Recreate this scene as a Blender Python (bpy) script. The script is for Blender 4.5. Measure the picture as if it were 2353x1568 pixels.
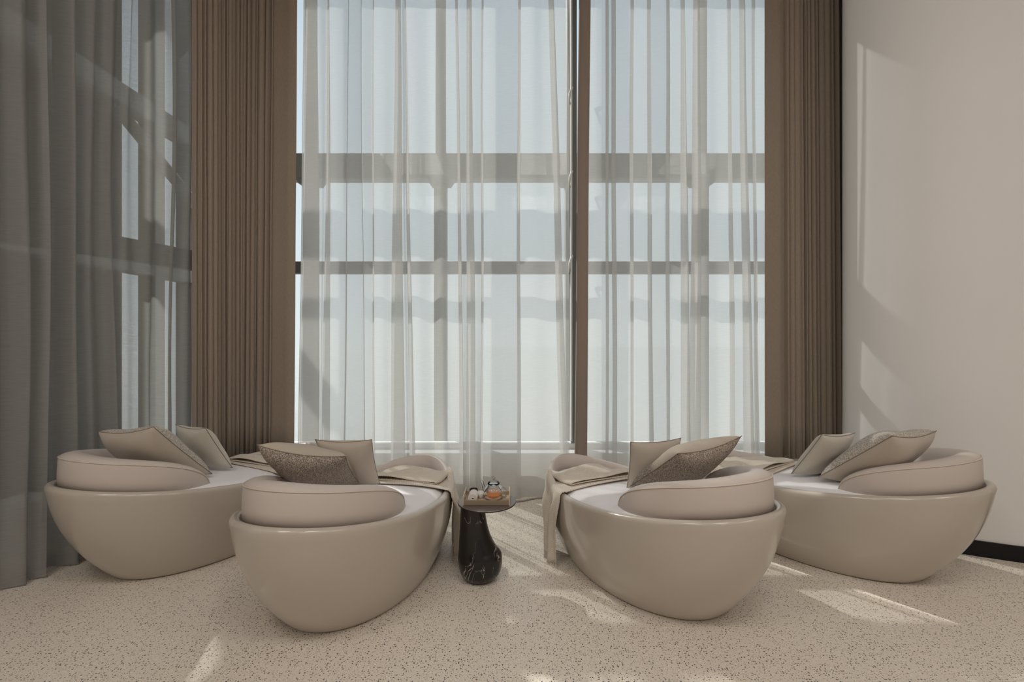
import bpy, bmesh, math, random
from math import sin, cos, pi, sqrt, radians
from mathutils import Vector, Matrix

S = bpy.context.scene
COL = S.collection
for o in list(bpy.data.objects):
    bpy.data.objects.remove(o)

# ------------------------------------------------------------------ camera
EYE = 1.55
FPX = 1035.0
cam = bpy.data.cameras.new('camera')
cam.sensor_fit = 'HORIZONTAL'
cam.sensor_width = 36.0
cam.lens = 36.0 * FPX / 2353.0
cam.clip_start = 0.05
camo = bpy.data.objects.new('camera', cam)
COL.objects.link(camo)
camo.location = (0, 0, EYE)
camo.rotation_euler = (radians(90), 0, 0)
S.camera = camo

# ------------------------------------------------------------------ view + sky + sun
S.view_settings.view_transform = 'Standard'
S.view_settings.look = 'None'
S.view_settings.exposure = 0.0
S.view_settings.gamma = 1.0
S.view_settings.use_curve_mapping = False
S.cycles.use_denoising = True
S.cycles.max_bounces = 12
S.cycles.transparent_max_bounces = 24
S.cycles.diffuse_bounces = 5
S.cycles.sample_clamp_indirect = 6.0

W = bpy.data.worlds.new('sky')
S.world = W
W.use_nodes = True
nt = W.node_tree
nt.nodes.clear()
out = nt.nodes.new('ShaderNodeOutputWorld')
bg = nt.nodes.new('ShaderNodeBackground')
tc = nt.nodes.new('ShaderNodeTexCoord')
sep = nt.nodes.new('ShaderNodeSeparateXYZ')
rmp = nt.nodes.new('ShaderNodeValToRGB')
rmp.color_ramp.elements[0].position = 0.0
rmp.color_ramp.elements[0].color = (0.86, 0.91, 0.92, 1)
rmp.color_ramp.elements[1].position = 0.75
rmp.color_ramp.elements[1].color = (0.62, 0.74, 0.86, 1)
e = rmp.color_ramp.elements.new(0.25)
e.color = (0.78, 0.86, 0.92, 1)
nt.links.new(tc.outputs['Generated'], sep.inputs[0])
nt.links.new(sep.outputs['Z'], rmp.inputs[0])
nt.links.new(rmp.outputs[0], bg.inputs[0])
bg.inputs[1].default_value = 1.0
nt.links.new(bg.outputs[0], out.inputs[0])

SUN_DIR = Vector((0.95, -1.0, -1.2)).normalized()
sl = bpy.data.lights.new('sun', 'SUN')
sl.energy = 7.2
sl.angle = radians(0.6)
sl.color = (1.0, 0.96, 0.90)
so = bpy.data.objects.new('sun', sl)
COL.objects.link(so)
so.rotation_euler = SUN_DIR.to_track_quat('-Z', 'Y').to_euler()
so.location = (-5, 9, 9)

CEIL = 5.6
FILL_W = 38.0  # strength of the added ceiling fill panels
FILL_COL = (1.0, 0.93, 0.87)

# ------------------------------------------------------------------ helpers
def tag(o, label=None, cat=None, group=None, kind=None):
    if label: o['label'] = label
    if cat: o['category'] = cat
    if group: o['group'] = group
    if kind: o['kind'] = kind
    return o

def empty(name, loc=(0, 0, 0), rz=0.0):
    o = bpy.data.objects.new(name, None)
    COL.objects.link(o)
    o.location = loc
    o.rotation_euler = (0, 0, rz)
    o.empty_display_size = 0.1
    return o

def link(name, bm, mat, parent=None, smooth=True, recalc=True):
    me = bpy.data.meshes.new(name)
    if recalc:
        bmesh.ops.recalc_face_normals(bm, faces=bm.faces)
    if smooth:
        for f in bm.faces: f.smooth = True
    bm.to_mesh(me)
    bm.free()
    mats = mat if isinstance(mat, (list, tuple)) else [mat]
    for m in mats: me.materials.append(m)
    o = bpy.data.objects.new(name, me)
    COL.objects.link(o)
    if parent: o.parent = parent
    return o

def grid(bm, P, close_u=False, close_v=False, mi=0):
    """P[i][j] -> quads"""
    V = [[bm.verts.new(p) for p in row] for row in P]
    n, m = len(V), len(V[0])
    fs = []
    for i in range(n if close_u else n - 1):
        for j in range(m if close_v else m - 1):
            a, b, c, d = V[i][j], V[(i + 1) % n][j], V[(i + 1) % n][(j + 1) % m], V[i][(j + 1) % m]
            try:
                f = bm.faces.new((a, b, c, d)); f.material_index = mi; fs.append(f)
            except ValueError:
                pass
    return V

def box(bm, x0, x1, y0, y1, z0, z1, bev=0.0):
    vs = [bm.verts.new((x, y, z)) for x in (x0, x1) for y in (y0, y1) for z in (z0, z1)]
    F = [(0, 1, 3, 2), (4, 6, 7, 5), (0, 4, 5, 1), (2, 3, 7, 6), (0, 2, 6, 4), (1, 5, 7, 3)]
    fs = [bm.faces.new([vs[i] for i in f]) for f in F]
    if bev > 0:
        es = list({e for f in fs for e in f.edges})
        bmesh.ops.bevel(bm, geom=es, offset=bev, segments=2, profile=0.5, affect='EDGES')

def obox(bm, p0, p1, w, z0, z1, bev=0.0):
    """box along the ground segment p0-p1, width w"""
    a, b = Vector(p0), Vector(p1)
    d = (b - a).normalized(); n = Vector((-d.y, d.x)) * w / 2
    c = [a + n, a - n, b - n, b + n]
    lo = [bm.verts.new((q.x, q.y, z0)) for q in c]
    hi = [bm.verts.new((q.x, q.y, z1)) for q in c]
    fs = [bm.faces.new(lo[::-1]), bm.faces.new(hi)]
    for i in range(4):
        fs.append(bm.faces.new((lo[i], lo[(i + 1) % 4], hi[(i + 1) % 4], hi[i])))
    if bev > 0:
        es = list({e for f in fs for e in f.edges})
        bmesh.ops.bevel(bm, geom=es, offset=bev, segments=2, profile=0.5, affect='EDGES')

def lathe(bm, prof, cx=0, cy=0, n=40, cap0=True, cap1=True):
    rings = [[(cx + r * cos(2 * pi * k / n), cy + r * sin(2 * pi * k / n), z) for k in range(n)] for r, z in prof]
    V = grid(bm, rings, close_v=True)
    if cap0: bm.faces.new(V[0][::-1])
    if cap1: bm.faces.new(V[-1])

def tube(bm, pts, r, n=10, caps=True, rr=None):
    P = [Vector(p) for p in pts]
    rings = []
    up = Vector((0, 0, 1))
    for i, p in enumerate(P):
        t = (P[min(i + 1, len(P) - 1)] - P[max(i - 1, 0)]).normalized()
        a = t.cross(up)
        if a.length < 1e-3: a = t.cross(Vector((0, 1, 0)))
        a.normalize(); b = t.cross(a)
        q = rr[i] if rr else r
        rings.append([p + a * cos(2 * pi * k / n) * q + b * sin(2 * pi * k / n) * q for k in range(n)])
    V = grid(bm, rings, close_v=True)
    if caps:
        bm.faces.new(V[0][::-1]); bm.faces.new(V[-1])

def catmull(P, sub):
    out = []
    n = len(P)
    for i in range(n - 1):
        p0, p1, p2, p3 = P[max(i - 1, 0)], P[i], P[i + 1], P[min(i + 2, n - 1)]
        for k in range(sub):
            t = k / sub
            out.append(tuple(0.5 * ((2 * b) + (c - a) * t + (2 * a - 5 * b + 4 * c - d) * t * t + (-a + 3 * b - 3 * c + d) * t ** 3)
                             for a, b, c, d in zip(p0, p1, p2, p3)))
    out.append(tuple(P[-1]))
    return out

def smoothstep(a, b, x):
    t = max(0.0, min(1.0, (x - a) / (b - a)))
    return t * t * (3 - 2 * t)

# ------------------------------------------------------------------ materials
def newmat(name):
    m = bpy.data.materials.new(name)
    m.use_nodes = True
    m.node_tree.nodes.clear()
    return m, m.node_tree.nodes, m.node_tree.links

def N(nodes, t, **kw):
    n = nodes.new(t)
    for k, v in kw.items():
        if k in n.inputs.keys(): n.inputs[k].default_value = v
        else: setattr(n, k, v)
    return n

def principled(name, col, rough=0.5, spec=0.5, coat=0.0, metal=0.0, noise=None, bump=None, sheen=0.0, coat_rough=0.05):
    """noise=(scale, amount) colour mottling; bump=(scale, strength, distance)"""
    m, nd, lk = newmat(name)
    o = N(nd, 'ShaderNodeOutputMaterial'); b = N(nd, 'ShaderNodeBsdfPrincipled')
    b.inputs['Base Color'].default_value = (*col, 1)
    b.inputs['Roughness'].default_value = rough
    b.inputs['Specular IOR Level'].default_value = spec
    b.inputs['Coat Weight'].default_value = coat
    b.inputs['Coat Roughness'].default_value = coat_rough
    b.inputs['Metallic'].default_value = metal
    b.inputs['Sheen Weight'].default_value = sheen
    lk.new(b.outputs[0], o.inputs[0])
    tcx = N(nd, 'ShaderNodeTexCoord')
    if noise:
        nz = N(nd, 'ShaderNodeTexNoise'); nz.inputs['Scale'].default_value = noise[0]; nz.inputs['Detail'].default_value = 4
        lk.new(tcx.outputs['Object'], nz.inputs['Vector'])
        mx = N(nd, 'ShaderNodeMix', data_type='RGBA')
        a = noise[1]
        mx.inputs[6].default_value = (*[c * (1 - a) for c in col], 1)
        mx.inputs[7].default_value = (*[min(1, c * (1 + a)) for c in col], 1)
        lk.new(nz.outputs[0], mx.inputs[0]); lk.new(mx.outputs[2], b.inputs['Base Color'])
    if bump:
        nz = N(nd, 'ShaderNodeTexNoise'); nz.inputs['Scale'].default_value = bump[0]; nz.inputs['Detail'].default_value = 3
        lk.new(tcx.outputs['Object'], nz.inputs['Vector'])
        bp = N(nd, 'ShaderNodeBump'); bp.inputs['Strength'].default_value = bump[1]; bp.inputs['Distance'].default_value = bump[2]
        lk.new(nz.outputs[0], bp.inputs['Height']); lk.new(bp.outputs[0], b.inputs['Normal'])
    return m

def terrazzo():
    m, nd, lk = newmat('terrazzo_vinyl')
    o = N(nd, 'ShaderNodeOutputMaterial'); b = N(nd, 'ShaderNodeBsdfPrincipled')
    b.inputs['Roughness'].default_value = 0.42
    b.inputs['Specular IOR Level'].default_value = 0.35
    tcx = N(nd, 'ShaderNodeTexCoord')
    base = N(nd, 'ShaderNodeTexNoise'); base.inputs['Scale'].default_value = 160; base.inputs['Detail'].default_value = 2
    lk.new(tcx.outputs['Object'], base.inputs['Vector'])
    mx = N(nd, 'ShaderNodeMix', data_type='RGBA')
    mx.inputs[6].default_value = (0.70, 0.63, 0.54, 1); mx.inputs[7].default_value = (0.86, 0.785, 0.69, 1)
    lk.new(base.outputs[0], mx.inputs[0])
    cur = mx.outputs[2]
    wob = N(nd, 'ShaderNodeTexNoise'); wob.inputs['Scale'].default_value = 90
    lk.new(tcx.outputs['Object'], wob.inputs['Vector'])
    wm = N(nd, 'ShaderNodeVectorMath', operation='SCALE'); wm.inputs['Scale'].default_value = 0.006
    lk.new(wob.outputs['Color'], wm.inputs[0])
    va = N(nd, 'ShaderNodeVectorMath', operation='ADD')
    lk.new(tcx.outputs['Object'], va.inputs[0]); lk.new(wm.outputs[0], va.inputs[1])
    for sc, thr, keep, col in ((76, 0.28, 0.40, (0.065, 0.052, 0.042, 1)), (125, 0.27, 0.38, (0.17, 0.14, 0.11, 1)), (80, 0.30, 0.86, (0.90, 0.86, 0.79, 1))):
        v = N(nd, 'ShaderNodeTexVoronoi'); v.inputs['Scale'].default_value = sc
        v.voronoi_dimensions = '2D'
        lk.new(va.outputs[0], v.inputs['Vector'])
        sx = N(nd, 'ShaderNodeSeparateColor'); lk.new(v.outputs['Color'], sx.inputs[0])
        g = N(nd, 'ShaderNodeMath', operation='GREATER_THAN'); g.inputs[1].default_value = keep
        lk.new(sx.outputs[0], g.inputs[0])
        rad = N(nd, 'ShaderNodeMath', operation='MULTIPLY'); rad.inputs[1].default_value = thr
        lk.new(sx.outputs[1], rad.inputs[0])
        l = N(nd, 'ShaderNodeMath', operation='LESS_THAN')
        lk.new(v.outputs['Distance'], l.inputs[0]); lk.new(rad.outputs[0], l.inputs[1])
        mu = N(nd, 'ShaderNodeMath', operation='MULTIPLY')
        lk.new(g.outputs[0], mu.inputs[0]); lk.new(l.outputs[0], mu.inputs[1])
        mm = N(nd, 'ShaderNodeMix', data_type='RGBA'); mm.inputs[7].default_value = col
        lk.new(mu.outputs[0], mm.inputs[0]); lk.new(cur, mm.inputs[6])
        cur = mm.outputs[2]
    lk.new(cur, b.inputs['Base Color'])
    lk.new(b.outputs[0], o.inputs[0])
    return m

def sheer(name, col, opac, trans=0.55, slub=0.12):
    """woven voile: open weave lets light straight through, threads scatter it; at a slant the weave closes up"""
    m, nd, lk = newmat(name)
    o = N(nd, 'ShaderNodeOutputMaterial')
    tp = N(nd, 'ShaderNodeBsdfTransparent')
    df = N(nd, 'ShaderNodeBsdfDiffuse'); df.inputs[0].default_value = (*col, 1)
    tl = N(nd, 'ShaderNodeBsdfTranslucent'); tl.inputs[0].default_value = (*col, 1)
    m1 = N(nd, 'ShaderNodeMixShader'); m1.inputs[0].default_value = trans
    lk.new(df.outputs[0], m1.inputs[1]); lk.new(tl.outputs[0], m1.inputs[2])
    tcx = N(nd, 'ShaderNodeTexCoord'); mp = N(nd, 'ShaderNodeMapping'); mp.inputs['Scale'].default_value = (14, 14, 260)
    lk.new(tcx.outputs['Object'], mp.inputs[0])
    nz = N(nd, 'ShaderNodeTexNoise'); nz.inputs['Scale'].default_value = 1.0; nz.inputs['Detail'].default_value = 3
    lk.new(mp.outputs[0], nz.inputs['Vector'])
    sb = N(nd, 'ShaderNodeMath', operation='SUBTRACT'); sb.inputs[1].default_value = 0.5; lk.new(nz.outputs[0], sb.inputs[0])
    ml = N(nd, 'ShaderNodeMath', operation='MULTIPLY'); ml.inputs[1].default_value = slub * 2; lk.new(sb.outputs[0], ml.inputs[0])
    lw = N(nd, 'ShaderNodeLayerWeight'); lw.inputs[0].default_value = 0.5     # facing: 0 straight on, 1 grazing
    pw = N(nd, 'ShaderNodeMath', operation='POWER'); pw.inputs[1].default_value = 2.2; lk.new(lw.outputs['Facing'], pw.inputs[0])
    mr = N(nd, 'ShaderNodeMapRange'); mr.inputs[3].default_value = opac; mr.inputs[4].default_value = 0.87
    lk.new(pw.outputs[0], mr.inputs[0])
    ad = N(nd, 'ShaderNodeMath', operation='ADD', use_clamp=True); lk.new(mr.outputs[0], ad.inputs[0]); lk.new(ml.outputs[0], ad.inputs[1])
    m2 = N(nd, 'ShaderNodeMixShader'); lk.new(ad.outputs[0], m2.inputs[0])
    lk.new(tp.outputs[0], m2.inputs[1]); lk.new(m1.outputs[0], m2.inputs[2])
    lk.new(m2.outputs[0], o.inputs[0])
    return m

def cloth(name, col, scale=(350, 350, 350), amt=0.18, trans=0.0, bump=0.15):
    m, nd, lk = newmat(name)
    o = N(nd, 'ShaderNodeOutputMaterial'); b = N(nd, 'ShaderNodeBsdfPrincipled')
    b.inputs['Roughness'].default_value = 0.85; b.inputs['Specular IOR Level'].default_value = 0.15
    b.inputs['Sheen Weight'].default_value = 0.25
    tcx = N(nd, 'ShaderNodeTexCoord'); mp = N(nd, 'ShaderNodeMapping'); mp.inputs['Scale'].default_value = scale
    lk.new(tcx.outputs['Object'], mp.inputs[0])
    nz = N(nd, 'ShaderNodeTexNoise'); nz.inputs['Scale'].default_value = 1.0; nz.inputs['Detail'].default_value = 3
    lk.new(mp.outputs[0], nz.inputs['Vector'])
    mx = N(nd, 'ShaderNodeMix', data_type='RGBA')
    mx.inputs[6].default_value = (*[c * (1 - amt) for c in col], 1); mx.inputs[7].default_value = (*[min(1, c * (1 + amt)) for c in col], 1)
    lk.new(nz.outputs[0], mx.inputs[0]); lk.new(mx.outputs[2], b.inputs['Base Color'])
    bp = N(nd, 'ShaderNodeBump'); bp.inputs['Strength'].default_value = bump; bp.inputs['Distance'].default_value = 0.002
    lk.new(nz.outputs[0], bp.inputs['Height']); lk.new(bp.outputs[0], b.inputs['Normal'])
    lk.new(b.outputs[0], o.inputs[0])
    return m

def speckled(name, ca, cb, cc, scale=230):
    m, nd, lk = newmat(name)
    o = N(nd, 'ShaderNodeOutputMaterial'); b = N(nd, 'ShaderNodeBsdfPrincipled')
    b.inputs['Roughness'].default_value = 0.8; b.inputs['Specular IOR Level'].default_value = 0.2
    tcx = N(nd, 'ShaderNodeTexCoord')
    nz = N(nd, 'ShaderNodeTexNoise'); nz.inputs['Scale'].default_value = scale; nz.inputs['Detail'].default_value = 2; nz.inputs['Roughness'].default_value = 0.7
    lk.new(tcx.outputs['Object'], nz.inputs['Vector'])
    r = N(nd, 'ShaderNodeValToRGB')
    r.color_ramp.elements[0].position = 0.36; r.color_ramp.elements[0].color = (*ca, 1)
    r.color_ramp.elements[1].position = 0.64; r.color_ramp.elements[1].color = (*cc, 1)
    e = r.color_ramp.elements.new(0.5); e.color = (*cb, 1)
    lk.new(nz.outputs[0], r.inputs[0]); lk.new(r.outputs[0], b.inputs['Base Color'])
    bp = N(nd, 'ShaderNodeBump'); bp.inputs['Strength'].default_value = 0.4; bp.inputs['Distance'].default_value = 0.003
    lk.new(nz.outputs[0], bp.inputs['Height']); lk.new(bp.outputs[0], b.inputs['Normal'])
    lk.new(b.outputs[0], o.inputs[0])
    return m

def herringbone(name, ca, cb):
    """zig-zag knit rib, from UV (u across the cloth in metres, v along it in metres)"""
    m, nd, lk = newmat(name)
    o = N(nd, 'ShaderNodeOutputMaterial'); b = N(nd, 'ShaderNodeBsdfPrincipled')
    b.inputs['Roughness'].default_value = 0.9; b.inputs['Specular IOR Level'].default_value = 0.1; b.inputs['Sheen Weight'].default_value = 0.3
    uv = N(nd, 'ShaderNodeUVMap', uv_map='UVMap'); sp = N(nd, 'ShaderNodeSeparateXYZ'); lk.new(uv.outputs[0], sp.inputs[0])
    pp = N(nd, 'ShaderNodeMath', operation='PINGPONG'); pp.inputs[1].default_value = 0.045; lk.new(sp.outputs[0], pp.inputs[0])
    ad = N(nd, 'ShaderNodeMath', operation='ADD'); lk.new(pp.outputs[0], ad.inputs[0]); lk.new(sp.outputs[1], ad.inputs[1])
    mu = N(nd, 'ShaderNodeMath', operation='MULTIPLY'); mu.inputs[1].default_value = 2 * pi / 0.013; lk.new(ad.outputs[0], mu.inputs[0])
    sn = N(nd, 'ShaderNodeMath', operation='SINE'); lk.new(mu.outputs[0], sn.inputs[0])
    mr = N(nd, 'ShaderNodeMapRange'); mr.inputs[1].default_value = -1; mr.inputs[2].default_value = 1; lk.new(sn.outputs[0], mr.inputs[0])
    mx = N(nd, 'ShaderNodeMix', data_type='RGBA'); mx.inputs[6].default_value = (*ca, 1); mx.inputs[7].default_value = (*cb, 1)
    lk.new(mr.outputs[0], mx.inputs[0]); lk.new(mx.outputs[2], b.inputs['Base Color'])
    bp = N(nd, 'ShaderNodeBump'); bp.inputs['Strength'].default_value = 0.5; bp.inputs['Distance'].default_value = 0.003
    lk.new(mr.outputs[0], bp.inputs['Height']); lk.new(bp.outputs[0], b.inputs['Normal'])
    lk.new(b.outputs[0], o.inputs[0])
    return m

def marble(name):
    m, nd, lk = newmat(name)
    o = N(nd, 'ShaderNodeOutputMaterial'); b = N(nd, 'ShaderNodeBsdfPrincipled')
    b.inputs['Roughness'].default_value = 0.22; b.inputs['Specular IOR Level'].default_value = 0.5
    tcx = N(nd, 'ShaderNodeTexCoord')
    n1 = N(nd, 'ShaderNodeTexNoise'); n1.inputs['Scale'].default_value = 3.2; n1.inputs['Detail'].default_value = 5; n1.inputs['Distortion'].default_value = 0.8
    mp = N(nd, 'ShaderNodeMapping'); mp.inputs['Rotation'].default_value = (0.3, 0.9, 0.2); mp.inputs['Scale'].default_value = (2.2, 1.0, 0.9); mp.inputs['Location'].default_value = (0.35, 0.1, 0.4)
    lk.new(tcx.outputs['Object'], mp.inputs[0]); lk.new(mp.outputs[0], n1.inputs['Vector'])
    s = N(nd, 'ShaderNodeMath', operation='SUBTRACT'); s.inputs[1].default_value = 0.5; lk.new(n1.outputs[0], s.inputs[0])
    a = N(nd, 'ShaderNodeMath', operation='ABSOLUTE'); lk.new(s.outputs[0], a.inputs[0])
    mr = N(nd, 'ShaderNodeMapRange'); mr.inputs[1].default_value = 0.0; mr.inputs[2].default_value = 0.0065; mr.inputs[3].default_value = 1.0; mr.inputs[4].default_value = 0.0
    lk.new(a.outputs[0], mr.inputs[0])
    n2 = N(nd, 'ShaderNodeTexNoise'); n2.inputs['Scale'].default_value = 14; n2.inputs['Detail'].default_value = 2
    lk.new(tcx.outputs['Object'], n2.inputs['Vector'])
    m2 = N(nd, 'ShaderNodeMapRange'); m2.inputs[1].default_value = 0.42; m2.inputs[2].default_value = 0.62; lk.new(n2.outputs[0], m2.inputs[0])
    mu = N(nd, 'ShaderNodeMath', operation='MULTIPLY'); lk.new(mr.outputs[0], mu.inputs[0]); lk.new(m2.outputs[0], mu.inputs[1])
    mx = N(nd, 'ShaderNodeMix', data_type='RGBA'); mx.inputs[6].default_value = (0.010, 0.009, 0.009, 1); mx.inputs[7].default_value = (0.50, 0.47, 0.44, 1)
    lk.new(mu.outputs[0], mx.inputs[0]); lk.new(mx.outputs[2], b.inputs['Base Color'])
    lk.new(b.outputs[0], o.inputs[0])
    return m

def thin_glass(name, tint=(1, 1, 1), refl=0.5, rough=0.0):
    m, nd, lk = newmat(name)
    o = N(nd, 'ShaderNodeOutputMaterial')
    tp = N(nd, 'ShaderNodeBsdfTransparent'); tp.inputs[0].default_value = (*tint, 1)
    gl = N(nd, 'ShaderNodeBsdfGlossy'); gl.inputs['Roughness'].default_value = rough
    fr = N(nd, 'ShaderNodeFresnel'); fr.inputs[0].default_value = 1.45
    mu = N(nd, 'ShaderNodeMath', operation='MULTIPLY', use_clamp=True); mu.inputs[1].default_value = refl; lk.new(fr.outputs[0], mu.inputs[0])
    mx = N(nd, 'ShaderNodeMixShader'); lk.new(mu.outputs[0], mx.inputs[0]); lk.new(tp.outputs[0], mx.inputs[1]); lk.new(gl.outputs[0], mx.inputs[2])
    lk.new(mx.outputs[0], o.inputs[0])
    return m

M = {}
M['floor'] = terrazzo()
M['wall'] = principled('plaster', (0.80, 0.79, 0.775), 0.62, 0.25, noise=(1.2, 0.03), bump=(30, 0.05, 0.002))
M['ceiling'] = principled('ceiling_paint', (0.78, 0.76, 0.73), 0.9)
M['base'] = principled('black_skirting', (0.006, 0.006, 0.008), 0.45, 0.3)
M['shell'] = principled('cream_lacquer', (0.52, 0.465, 0.40), 0.28, 0.5, coat=0.6, coat_rough=0.06)
M['leather'] = principled('pinkish_leather', (0.61, 0.54, 0.495), 0.48, 0.35, bump=(240, 0.08, 0.001))
M['piping'] = principled('leather_seam', (0.68, 0.58, 0.50), 0.55, 0.3)
M['mattress'] = cloth('mattress_fabric', (0.85, 0.825, 0.845), (260, 260, 260), 0.05, bump=0.1)
M['speckle'] = speckled('speckled_weave', (0.10, 0.075, 0.058), (0.30, 0.245, 0.20), (0.66, 0.59, 0.52))
M['sunlit_speckle'] = speckled('sunlit_speckled_weave', (0.22, 0.19, 0.16), (0.48, 0.43, 0.38), (0.82, 0.77, 0.70))  # lighter copy of the speckle, sunlight on the pillows put into the colour
M['plain'] = cloth('plain_pillow_fabric', (0.52, 0.455, 0.385), (300, 300, 300), 0.08)
M['pale_plain'] = cloth('pale_pillow_fabric', (0.60, 0.56, 0.49), (300, 300, 300), 0.08)
M['two_tone'] = speckled('two_tone_weave', (0.10, 0.075, 0.058), (0.30, 0.245, 0.20), (0.66, 0.59, 0.52))
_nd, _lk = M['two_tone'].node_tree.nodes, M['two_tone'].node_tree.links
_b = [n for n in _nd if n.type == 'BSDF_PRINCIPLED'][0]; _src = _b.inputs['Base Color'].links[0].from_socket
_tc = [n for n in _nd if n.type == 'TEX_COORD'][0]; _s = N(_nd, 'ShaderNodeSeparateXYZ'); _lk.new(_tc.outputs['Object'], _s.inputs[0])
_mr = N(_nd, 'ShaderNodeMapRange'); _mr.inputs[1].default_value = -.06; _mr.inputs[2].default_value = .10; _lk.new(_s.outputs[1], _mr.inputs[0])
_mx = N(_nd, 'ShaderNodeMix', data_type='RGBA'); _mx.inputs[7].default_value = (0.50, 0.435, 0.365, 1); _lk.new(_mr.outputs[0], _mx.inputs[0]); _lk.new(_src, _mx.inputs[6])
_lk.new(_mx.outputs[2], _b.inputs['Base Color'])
M['seam'] = principled('pillow_seam', (0.26, 0.22, 0.18), 0.9, 0.1)
M['throw'] = herringbone('herringbone_knit', (0.60, 0.515, 0.42), (0.80, 0.73, 0.635))
M['fringe'] = cloth('fringe_yarn', (0.66, 0.62, 0.56), (300, 300, 300), 0.1)
M['voile'] = sheer('white_voile', (0.76, 0.755, 0.74), 0.56, 0.58, 0.06)
M['voile_left'] = sheer('dimmed_voile', (0.475, 0.475, 0.46), 0.73, 0.45)  # same cloth as the white voile, its dimmer light put into the colour
M['drape'] = cloth('brown_drape_fabric', (0.315, 0.258, 0.205), (120, 120, 40), 0.16)
M['hem'] = cloth('taupe_hem', (0.30, 0.24, 0.20), (200, 200, 60), 0.08)
M['frame'] = principled('window_frame_grey', (0.20, 0.20, 0.20), 0.45, 0.4)
M['steel'] = principled('painted_steel', (0.30, 0.28, 0.26), 0.6, 0.3)
M['glass'] = thin_glass('window_glass', (0.97, 0.99, 0.985), 0.6)
M['ledge'] = principled('white_ledge', (0.80, 0.80, 0.78), 0.5, 0.3)
M['terrace'] = principled('pale_paving', (0.36, 0.365, 0.36), 0.9, 0.1, noise=(2.0, 0.1))
M['facade'] = principled('dark_facade', (0.10, 0.08, 0.065), 0.8, 0.1, noise=(0.8, 0.25))
M['marble'] = marble('black_marble')
M['bronze'] = principled('bronze_tabletop', (0.24, 0.20, 0.185), 0.30, 0.5, metal=0.6, noise=(60, 0.05))
M['bronze_edge'] = principled('dark_edge', (0.05, 0.045, 0.04), 0.4, 0.4, metal=0.5)
M['tray'] = principled('tray_beige', (0.55, 0.44, 0.32), 0.5, 0.3, noise=(40, 0.08))
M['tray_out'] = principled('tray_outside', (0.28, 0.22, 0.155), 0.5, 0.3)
M['pot_glass'] = thin_glass('teapot_glass', (0.97, 0.98, 0.98), 1.0, 0.02)
M['white_cer'] = principled('white_ceramic', (0.80, 0.79, 0.77), 0.2, 0.5)
M['black_cer'] = principled('black_ceramic', (0.02, 0.022, 0.024), 0.25, 0.5)
M['towel'] = cloth('towel_terry', (0.80, 0.74, 0.71), (500, 500, 500), 0.12, bump=0.6)
M['cable'] = principled('grey_cable', (0.30, 0.30, 0.29), 0.5, 0.3)
M['fill_body'] = principled('fill_housing', (0.7, 0.7, 0.7), 0.5, 0.3)  # casing of the added fill panels
_m, _nd, _lk = newmat('tea')
_o = N(_nd, 'ShaderNodeOutputMaterial'); _t = N(_nd, 'ShaderNodeBsdfTransparent'); _t.inputs[0].default_value = (0.95, 0.42, 0.10, 1)
_p = N(_nd, 'ShaderNodeBsdfPrincipled'); _p.inputs['Base Color'].default_value = (0.86, 0.42, 0.17, 1); _p.inputs['Roughness'].default_value = 0.05
_x = N(_nd, 'ShaderNodeMixShader'); _x.inputs[0].default_value = 0.55
_lk.new(_t.outputs[0], _x.inputs[1]); _lk.new(_p.outputs[0], _x.inputs[2]); _lk.new(_x.outputs[0], _o.inputs[0])
M['tea'] = _m
_m, _nd, _lk = newmat('fill_diffuser')
_o = N(_nd, 'ShaderNodeOutputMaterial'); _e = N(_nd, 'ShaderNodeEmission'); _e.inputs[0].default_value = (*FILL_COL, 1); _e.inputs[1].default_value = 1.5
_lk.new(_e.outputs[0], _o.inputs[0]); M['diffuser'] = _m  # glowing face of the added fill panels

def struct(name, bm, mat, smooth=False, parent=None):
    o = link(name, bm, mat, parent, smooth)
    if parent is None: o['kind'] = 'structure'
    return o

# ------------------------------------------------------------------ room shell
YB = 4.44                                   # plane of the back sheers
def LX(y): return -3.05 + 0.325 * (y - 3.2)  # left curtain line (foot of the sheer)
def BX(px, y=YB): return (px - 1176.5) * y / FPX

bm = bmesh.new(); box(bm, -8.0, 8.0, -8.0, 4.62, -0.12, 0.0); struct('floor', bm, M['floor'])
bm = bmesh.new(); box(bm, -8.0, 8.0, -8.2, 4.97, CEIL, CEIL + 0.3); struct('ceiling', bm, M['ceiling'])
bm = bmesh.new(); box(bm, -8.0, 8.0, -8.2, -8.0, 0, CEIL); struct('wall_rear', bm, M['wall'])
# curved right wall
WC = [(3.40, 4.95), (3.34, 4.6), (3.20, 4.34), (3.085, 4.19), (2.985, 4.07), (2.925, 3.95), (2.92, 3.82), (2.95, 3.67), (3.02, 3.53), (3.13, 3.40), (3.28, 3.29), (3.43, 3.215), (3.58, 3.15), (3.85, 3.06), (4.4, 2.93), (5.4, 2.8), (6.8, 2.72), (8.0, 2.7)]
wc = catmull(WC, 8)
def offset_path(P, d):
    out = []
    for i, p in enumerate(P):
        a = Vector(P[max(i - 1, 0)]); b = Vector(P[min(i + 1, len(P) - 1)])
        t = (b - a).normalized(); n = Vector((-t.y, t.x))
        out.append((p[0] + n.x * d, p[1] + n.y * d))
    return out
def wall_strip(name, P, thick, z0, z1, mat):
    bm = bmesh.new()
    Q = offset_path(P, thick)
    rows = [[(x, y, z0) for x, y in P], [(x, y, z1) for x, y in P], [(x, y, z1) for x, y in Q], [(x, y, z0) for x, y in Q]]
    V = grid(bm, rows, close_u=True)
    bm.faces.new([V[k][0] for k in range(4)]); bm.faces.new([V[k][-1] for k in range(4)][::-1])
    return struct(name, bm, mat, smooth=False)
o = wall_strip('wall_right', wc, 0.18, 0.0, CEIL, M['wall'])
for p in o.data.polygons:
    if abs(p.normal.z) < 0.5 and p.area > 0.2: p.use_smooth = True
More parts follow.
